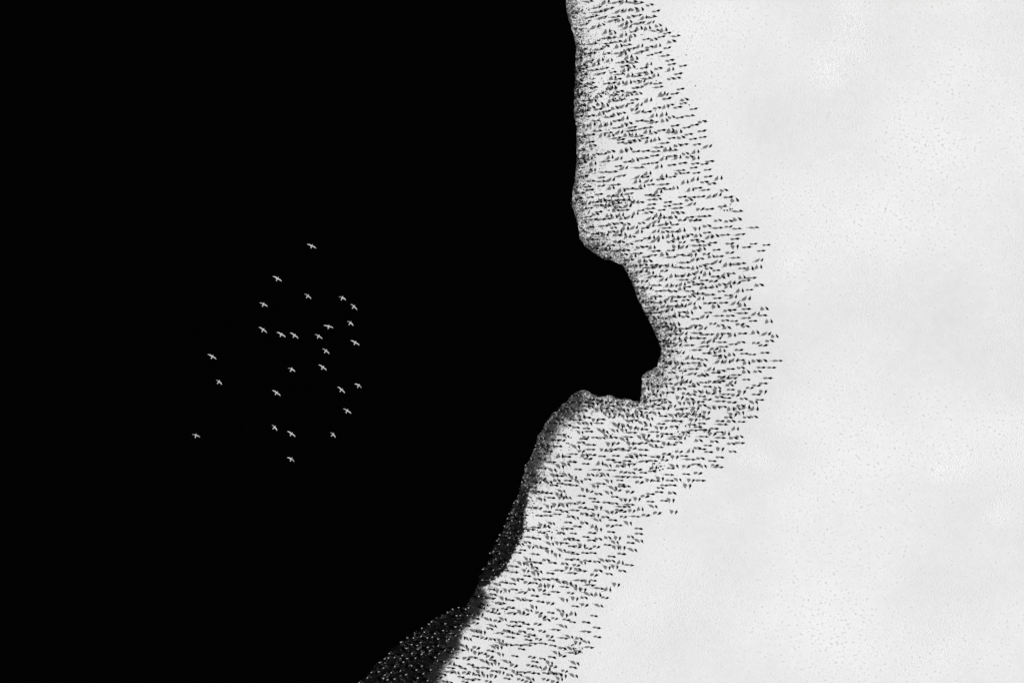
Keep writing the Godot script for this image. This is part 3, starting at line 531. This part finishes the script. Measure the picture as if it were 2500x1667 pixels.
# one bird: a tapered body with folded dark wings, white neck and head, a straight bill and two legs, in one skin
func standing_bird(tilt: float, neck: float, turn: float, size: float) -> ArrayMesh:
	var st := SurfaceTool.new()
	st.begin(Mesh.PRIMITIVE_TRIANGLES)
	st.set_smooth_group(0)
	var white := Color(0.42, 0.42, 0.42)
	var grey := Color(0.3, 0.3, 0.3)
	var hip := Vector2(0.0, 0.49)
	# along the body: x, height over the hip line, half width, half height
	# and how dark the feathers of the back are there: black shoulders, greyer folded wings and tail
	var body := [[-0.46, 0.0, 0.008, 0.010, 0.02], [-0.40, -0.004, 0.034, 0.024, 0.032], [-0.30, -0.006, 0.066, 0.056, 0.034], [-0.18, -0.012, 0.110, 0.112, 0.022], [-0.05, -0.016, 0.150, 0.160, 0.010], [0.07, -0.012, 0.158, 0.176, 0.008], [0.15, -0.002, 0.134, 0.150, 0.008], [0.205, 0.028, 0.084, 0.095, 0.014]]
	var pts: Array = []
	var cs := cos(tilt)
	var sn := sin(tilt)
	for b in body:
		pts.append([Vector3(hip.x + b[0] * cs - b[1] * sn, hip.y + b[0] * sn + b[1] * cs, 0), b[2], b[3], Color(b[4], b[4], b[4]), white if b[0] > -0.35 else Color(b[4], b[4], b[4]), -0.35 if b[0] < 0.19 else 0.1])
	var chest: Vector3 = pts[pts.size() - 1][0]
	var ct := cos(turn)
	var sg := sin(turn)
	var nk := [[0.028, 0.070, 0.050, 0.054], [0.034, 0.16, 0.031, 0.033], [0.036, 0.25, 0.026, 0.028]]
	for q in nk: pts.append([chest + Vector3(q[0] + (1.0 - neck) * 0.09 * q[1] / 0.26, q[1] * neck, 0), q[2], q[3], white, white, 0.0])
	var top: Vector3 = pts[pts.size() - 1][0]
	var hd := [[0.012, 0.034, 0.031, 0.032], [0.045, 0.046, 0.033, 0.033], [0.080, 0.044, 0.025, 0.025], [0.100, 0.040, 0.013, 0.014], [0.15, 0.036, 0.008, 0.010], [0.20, 0.030, 0.003, 0.004]]
	for q in hd: pts.append([top + Vector3(q[0] * ct, q[1], q[0] * sg), q[2], q[3], grey if q[0] > 0.09 else white, grey if q[0] > 0.09 else white, 0.0])
	for i in pts.size():
		var a: Vector3 = pts[maxi(i - 1, 0)][0]
		var b: Vector3 = pts[mini(i + 1, pts.size() - 1)][0]
		var p: Array = pts[i]
		ring(st, p[0], (b - a).normalized(), p[1], p[2], p[3], p[4], p[5])
	skin(st, 0, pts.size())
	var first := pts.size() * SIDES
	for s in [-1.0, 1.0]:
		var leg := [[Vector3(-0.01, 0.40, 0.055 * s), 0.022], [Vector3(-0.035, 0.22, 0.06 * s), 0.010], [Vector3(0.0, 0.02, 0.06 * s), 0.009], [Vector3(0.03, 0.008, 0.062 * s), 0.022], [Vector3(0.11, 0.004, 0.068 * s), 0.034]]
		for i in leg.size():
			var a: Vector3 = leg[maxi(i - 1, 0)][0]
			var b: Vector3 = leg[mini(i + 1, leg.size() - 1)][0]
			var flat := 1.0 if i < 3 else 0.25
			ring(st, leg[i][0], (b - a).normalized(), leg[i][1], leg[i][1] * flat, grey, grey, 0.0)
		skin(st, first, leg.size())
		first += leg.size() * SIDES
	st.generate_normals()
	var raw := st.commit()
	var scaled := SurfaceTool.new()
	scaled.begin(Mesh.PRIMITIVE_TRIANGLES)
	scaled.append_from(raw, 0, Transform3D(Basis.IDENTITY.scaled(Vector3.ONE * size), Vector3.ZERO))
	return scaled.commit()

func plumage() -> StandardMaterial3D:
	var m := StandardMaterial3D.new()
	m.vertex_color_use_as_albedo = true
	m.roughness = 0.9
	m.metallic_specular = 0.06
	return m

func facing(deg: float) -> String:
	var d := fposmod(deg, 360.0)
	if d < 22.0 or d >= 338.0: return "right"
	if d < 68.0: return "up-right"
	if d < 112.0: return "up"
	if d < 158.0: return "up-left"
	if d < 202.0: return "left"
	if d < 248.0: return "down-left"
	if d < 292.0: return "down"
	return "down-right"

func build_birds() -> void:
	var rng := RandomNumberGenerator.new()
	rng.seed = 77
	var shapes: Array = []
	for a in [[0.34, 0.8, 0.0, 1.08], [0.38, 0.95, 0.7, 1.1], [0.28, 0.55, -0.6, 1.05], [0.42, 1.0, 0.2, 1.08], [0.34, 0.6, 1.3, 1.12], [0.30, 0.75, -1.2, 1.02], [0.24, 0.4, 0.3, 1.08], [0.38, 1.1, -0.3, 1.12]]:
		shapes.append(standing_bird(a[0], a[1], a[2], a[3]))
	var feathers := plumage()
	var dark := [outline(STRIP), outline(SHELF)]
	var scale_px := 100.0 / 2500.0 * 15.0
	# those in the dark shallows, then those nearest the dry rim in each hundredth of the picture's height
	var rows := {}
	var waders: Array = []
	var count := STANDING.size() / 3
	for i in count:
		var p := Vector2(STANDING[i * 3], STANDING[i * 3 + 1]) * 0.01
		var wading := false
		for o in dark:
			if Geometry2D.is_point_in_polygon(p, o): wading = true
		if wading:
			waders.append(i)
			continue
		var row := clampi(int((p.y * 15.0 + 833.5) / 16.67), 0, 99)
		if not rows.has(row): rows[row] = []
		rows[row].append(i)
	var label_of := {}
	var used := {}
	for i in waders:
		var across: float = 50.0 + STANDING[i * 3] * 0.01 * scale_px
		var down: float = (STANDING[i * 3 + 1] * 0.15 + 833.5) / 16.67
		var text := "white-necked bird in dark shallows, %s point %s percent across, %s percent down" % [spelled(int(across)), spelled(int(across * 10.0) % 10), spelled(int(down))]
		if not used.has(text) and down < 99.9:
			used[text] = true
			label_of[i] = text
	for rank in 3:
		for row in 100:
			if label_of.size() >= 300 or not rows.has(row): continue
			var list: Array = rows[row]
			if rank == 0: list.sort_custom(func(a, b): return STANDING[a * 3] > STANDING[b * 3])
			if rank >= list.size(): continue
			var i: int = list[rank]
			label_of[i] = "dark bird facing %s, %s flock's dry edge, %s percent down" % [facing(STANDING[i * 3 + 2]), ["outermost at", "second from", "third from"][rank], spelled(row)]
	var rest := SurfaceTool.new()
	rest.begin(Mesh.PRIMITIVE_TRIANGLES)
	for i in count:
		var shape: ArrayMesh = shapes[rng.randi() % shapes.size()]
		var at := Vector3(STANDING[i * 3] * 0.01, LAND_Y, STANDING[i * 3 + 1] * 0.01)
		var yaw := deg_to_rad(STANDING[i * 3 + 2])
		var grow := rng.randf_range(0.98, 1.18)
		# the table holds the middle of the back as seen from above; the feet stand under it
		var basis := Basis(Vector3.UP, yaw).scaled(Vector3.ONE * grow)
		at += basis * Vector3(0.08, 0, 0)
		at.y = LAND_Y
		if label_of.has(i):
			var o := add_mesh("standing_bird", shape, feathers)
			o.transform = Transform3D(basis, at)
			tag(o, label_of[i], "bird", "birds standing in the dark shallows" if label_of[i].begins_with("white") else "birds along the dry side of the flock")
		else:
			rest.append_from(shape, 0, Transform3D(basis, at))
	var flock := add_mesh("standing_flock", rest.commit(), feathers)
	tag(flock, "dense flock of dark-backed birds standing between the waterline and its outer rim", "flock", "", "stuff")

# a flying bird: spindle body with fan tail, two broad pointed wings with dark tips, one skin
func flying_bird(left: float, right: float, flex: float) -> ArrayMesh:
	var st := SurfaceTool.new()
	st.begin(Mesh.PRIMITIVE_TRIANGLES)
	st.set_smooth_group(0)
	var white := Color(0.72, 0.72, 0.72)
	var grey := Color(0.4, 0.4, 0.4)
	var dark := Color(0.03, 0.03, 0.03)
	var body := [[-0.34, 0.095, 0.006], [-0.28, 0.080, 0.010], [-0.21, 0.034, 0.022], [-0.12, 0.048, 0.045], [0.0, 0.066, 0.065], [0.12, 0.062, 0.060], [0.20, 0.042, 0.044], [0.25, 0.036, 0.038], [0.30, 0.033, 0.033], [0.335, 0.018, 0.018], [0.385, 0.004, 0.005]]
	for b in body: ring(st, Vector3(b[0], 0, 0), Vector3(1, 0, 0), b[1], b[2], white if b[0] < 0.33 else dark, white if b[0] < 0.33 else dark, 0.0)
	skin(st, 0, body.size())
	var first := body.size() * SIDES
	# along a wing: span, leading edge, chord, thickness, share of the bend
	var wing := [[0.03, 0.10, 0.20, 0.026, 0.0], [0.18, 0.135, 0.20, 0.022, 0.8], [0.36, 0.16, 0.195, 0.017, 1.0], [0.52, 0.135, 0.17, 0.012, 1.0], [0.68, 0.075, 0.13, 0.009, 0.9], [0.79, 0.01, 0.085, 0.006, 0.7], [0.88, -0.06, 0.025, 0.004, 0.5]]
	for s in [-1.0, 1.0]:
		var rise: float = left if s < 0.0 else right
		var out := 0.0
		var up := 0.02
		var last := 0.0
		for q in wing:
			var step: float = q[0] - last
			last = q[0]
			out += step * cos(rise * q[4]) * (1.0 - flex * 0.25)
			up += step * sin(rise * q[4])
			var lead: float = q[1] - flex * 0.22 * maxf(0.0, q[0] - 0.3)
			var chord: float = q[2]
			var mid := Vector3(lead - chord * 0.5, up, out * s)
			for k in SIDES:
				var t: float = TAU * k / SIDES * s
				var tone := white if cos(t) > 0.5 else grey
				if q[0] > 0.75: tone = dark
				st.set_color(tone)
				st.add_vertex(mid + Vector3(cos(t) * chord * 0.5, sin(t) * q[3] * cos(rise * q[4]), -sin(t) * q[3] * sin(rise * q[4]) * s))
		skin(st, first, wing.size())
		first += wing.size() * SIDES
	st.generate_normals()
	return st.commit()

func build_flyers() -> void:
	var feathers := plumage()
	var poses := [flying_bird(0.06, 0.10, 0.0), flying_bird(-0.46, 0.10, 0.1), flying_bird(-0.62, -0.05, 0.6), flying_bird(0.1, 0.6, 0.4)]
	var look := ["white bird, both wings spread,", "white bird, left wing dim,", "white bird with flexed wings", "white bird, right wing dim,"]
	for i in range(0, FLYING.size(), 5):
		var h: float = FLYING[i + 2] * 0.01
		var at := Vector3(FLYING[i] * 0.01, h, FLYING[i + 1] * 0.01)
		var o := add_mesh("flying_bird", poses[FLYING[i + 4]], feathers)
		o.transform = Transform3D(Basis(Vector3.UP, deg_to_rad(FLYING[i + 3])) * Basis(Vector3(1, 0, 0), sin(i * 1.7) * 0.1), at)
		var k := EYE_HEIGHT / (EYE_HEIGHT - h)
		tag(o, "%s over water, %s percent across, %s percent down" % [look[FLYING[i + 4]], spelled(roundi(50.0 + at.x * k * 0.6)), spelled(roundi((at.z * k * 15.0 + 833.5) / 16.67))], "bird", "birds flying over the water")

# ------------------------------------------------------------------ debris on the sand

func build_debris(shore: PackedVector2Array) -> void:
	var rng := RandomNumberGenerator.new()
	rng.seed = 41
	var land := shore.duplicate()
	land.append(Vector2(110, 84))
	land.append(Vector2(110, -84))
	var stones: Array = []
	for v in 5:
		var s := SurfaceTool.new()
		s.begin(Mesh.PRIMITIVE_TRIANGLES)
		s.set_smooth_group(-1)
		var ringp: Array = []
		for k in 5:
			var t := TAU * k / 5.0 + rng.randf() * 0.5
			ringp.append(Vector3(cos(t) * rng.randf_range(0.7, 1.3), rng.randf_range(0.1, 0.3), sin(t) * rng.randf_range(0.5, 1.0)))
		var peak := Vector3(rng.randf_range(-0.2, 0.2), 0.6, rng.randf_range(-0.2, 0.2))
		for k in 5:
			var a: Vector3 = ringp[k]
			var b: Vector3 = ringp[(k + 1) % 5]
			for q in [peak, a, b, a, Vector3(a.x, -0.2, a.z), b, b, Vector3(a.x, -0.2, a.z), Vector3(b.x, -0.2, b.z)]: s.add_vertex(q)
		s.generate_normals()
		stones.append(s.commit())
	var st := SurfaceTool.new()
	st.begin(Mesh.PRIMITIVE_TRIANGLES)
	var spots: Array = []
	var scraps := 0
	var shelf := outline(SHELF)
	var strip := outline(STRIP)
	var n := shore.size()
	# how thickly the strand line is littered, by place down the picture (pixels of the photograph's height)
	var dense := [[-100, 1.0], [0, 1.0], [240, 0.9], [330, 0.35], [420, 0.8], [600, 0.9], [650, 0.35], [900, 0.5], [985, 0.25], [1030, 0.9], [1250, 1.0], [1330, 0.4], [1480, 0.5], [1560, 0.3], [1900, 0.3]]
	while spots.size() < 7600:
		var i := rng.randi() % (n - 1)
		var p := shore[i]
		var down := p.y * 15.0 + 833.5
		if down < -150 or down > 1800: continue
		var keep := 0.3
		for k in dense.size() - 1:
			if down >= dense[k][0] and down < dense[k + 1][0]:
				keep = lerpf(dense[k][1], dense[k + 1][1], (down - dense[k][0]) / (dense[k + 1][0] - dense[k][0]))
		if rng.randf() > keep: continue
		var off := -log(maxf(rng.randf(), 0.001)) * (2.9 if down < 260.0 else 1.9)
		var q := p + Vector2(off + 0.15, rng.randf_range(-1.0, 1.0) + off * 0.12)
		if not Geometry2D.is_point_in_polygon(q, land): continue
		if (Geometry2D.is_point_in_polygon(q, shelf) or Geometry2D.is_point_in_polygon(q, strip)) and rng.randf() < 0.8: continue
		spots.append([q, pow(rng.randf(), 2.6) * 0.12 + 0.02])
	# larger scraps of weed close to the water along the upper shore
	while scraps < 220:
		var p := shore[rng.randi() % (n - 1)]
		var down := p.y * 15.0 + 833.5
		if not ((down > 20 and down < 620) or (down > 960 and down < 1300)): continue
		if (down < 120 or down > 280) and rng.randf() < 0.55: continue
		var q := p + Vector2(-log(maxf(rng.randf(), 0.01)) * 1.1 + 0.2, rng.randf_range(-0.6, 0.8))
		if not Geometry2D.is_point_in_polygon(q, land): continue
		for k in rng.randi_range(2, 5): spots.append([q + Vector2(rng.randfn(0, 0.22), rng.randfn(0, 0.1)), rng.randf_range(0.06, 0.2)])
		scraps += 1
	for c in [[17.3, -39.9, 1.1, 70], [16.2, -40.6, 1.0, 40], [15.6, -22.4, 1.6, 90], [18.0, -22.9, 1.6, 80], [29.0, 12.5, 2.2, 80], [23.6, 20.4, 1.0, 40], [28.0, 14.6, 1.4, 40], [34.7, -21.8, 1.0, 20], [10.6, 50.0, 1.2, 40], [3.5, 25.0, 1.2, 24], [6.5, 30.5, 1.6, 30], [9.0, 50.4, 1.6, 16]]:
		for k in c[3]:
			var r: float = c[2] * sqrt(rng.randf())
			var t := rng.randf() * TAU
			spots.append([Vector2(c[0] + cos(t) * r * 1.3, c[1] + sin(t) * r * 0.7), pow(rng.randf(), 1.6) * 0.17 + 0.03])
	for k in 1300:
		var q := Vector2(rng.randf_range(5, 84), rng.randf_range(-56, 56))
		if Geometry2D.is_point_in_polygon(q, land): spots.append([q, pow(rng.randf(), 3.0) * 0.05 + 0.012])
	for s in spots:
		var r: float = s[1]
		st.append_from(stones[rng.randi() % 5], 0, Transform3D(Basis(Vector3.UP, rng.randf() * TAU).scaled(Vector3(r, r * 0.6, r)), Vector3(s[0].x, LAND_Y, s[0].y)))
	var m := StandardMaterial3D.new()
	m.albedo_color = Color(0.16, 0.16, 0.16)
	m.roughness = 1.0
	var o := add_mesh("shore_debris", st.commit(), m)
	tag(o, "dark pebbles and weed scraps strewn over the sand near the waterline", "debris", "", "stuff")
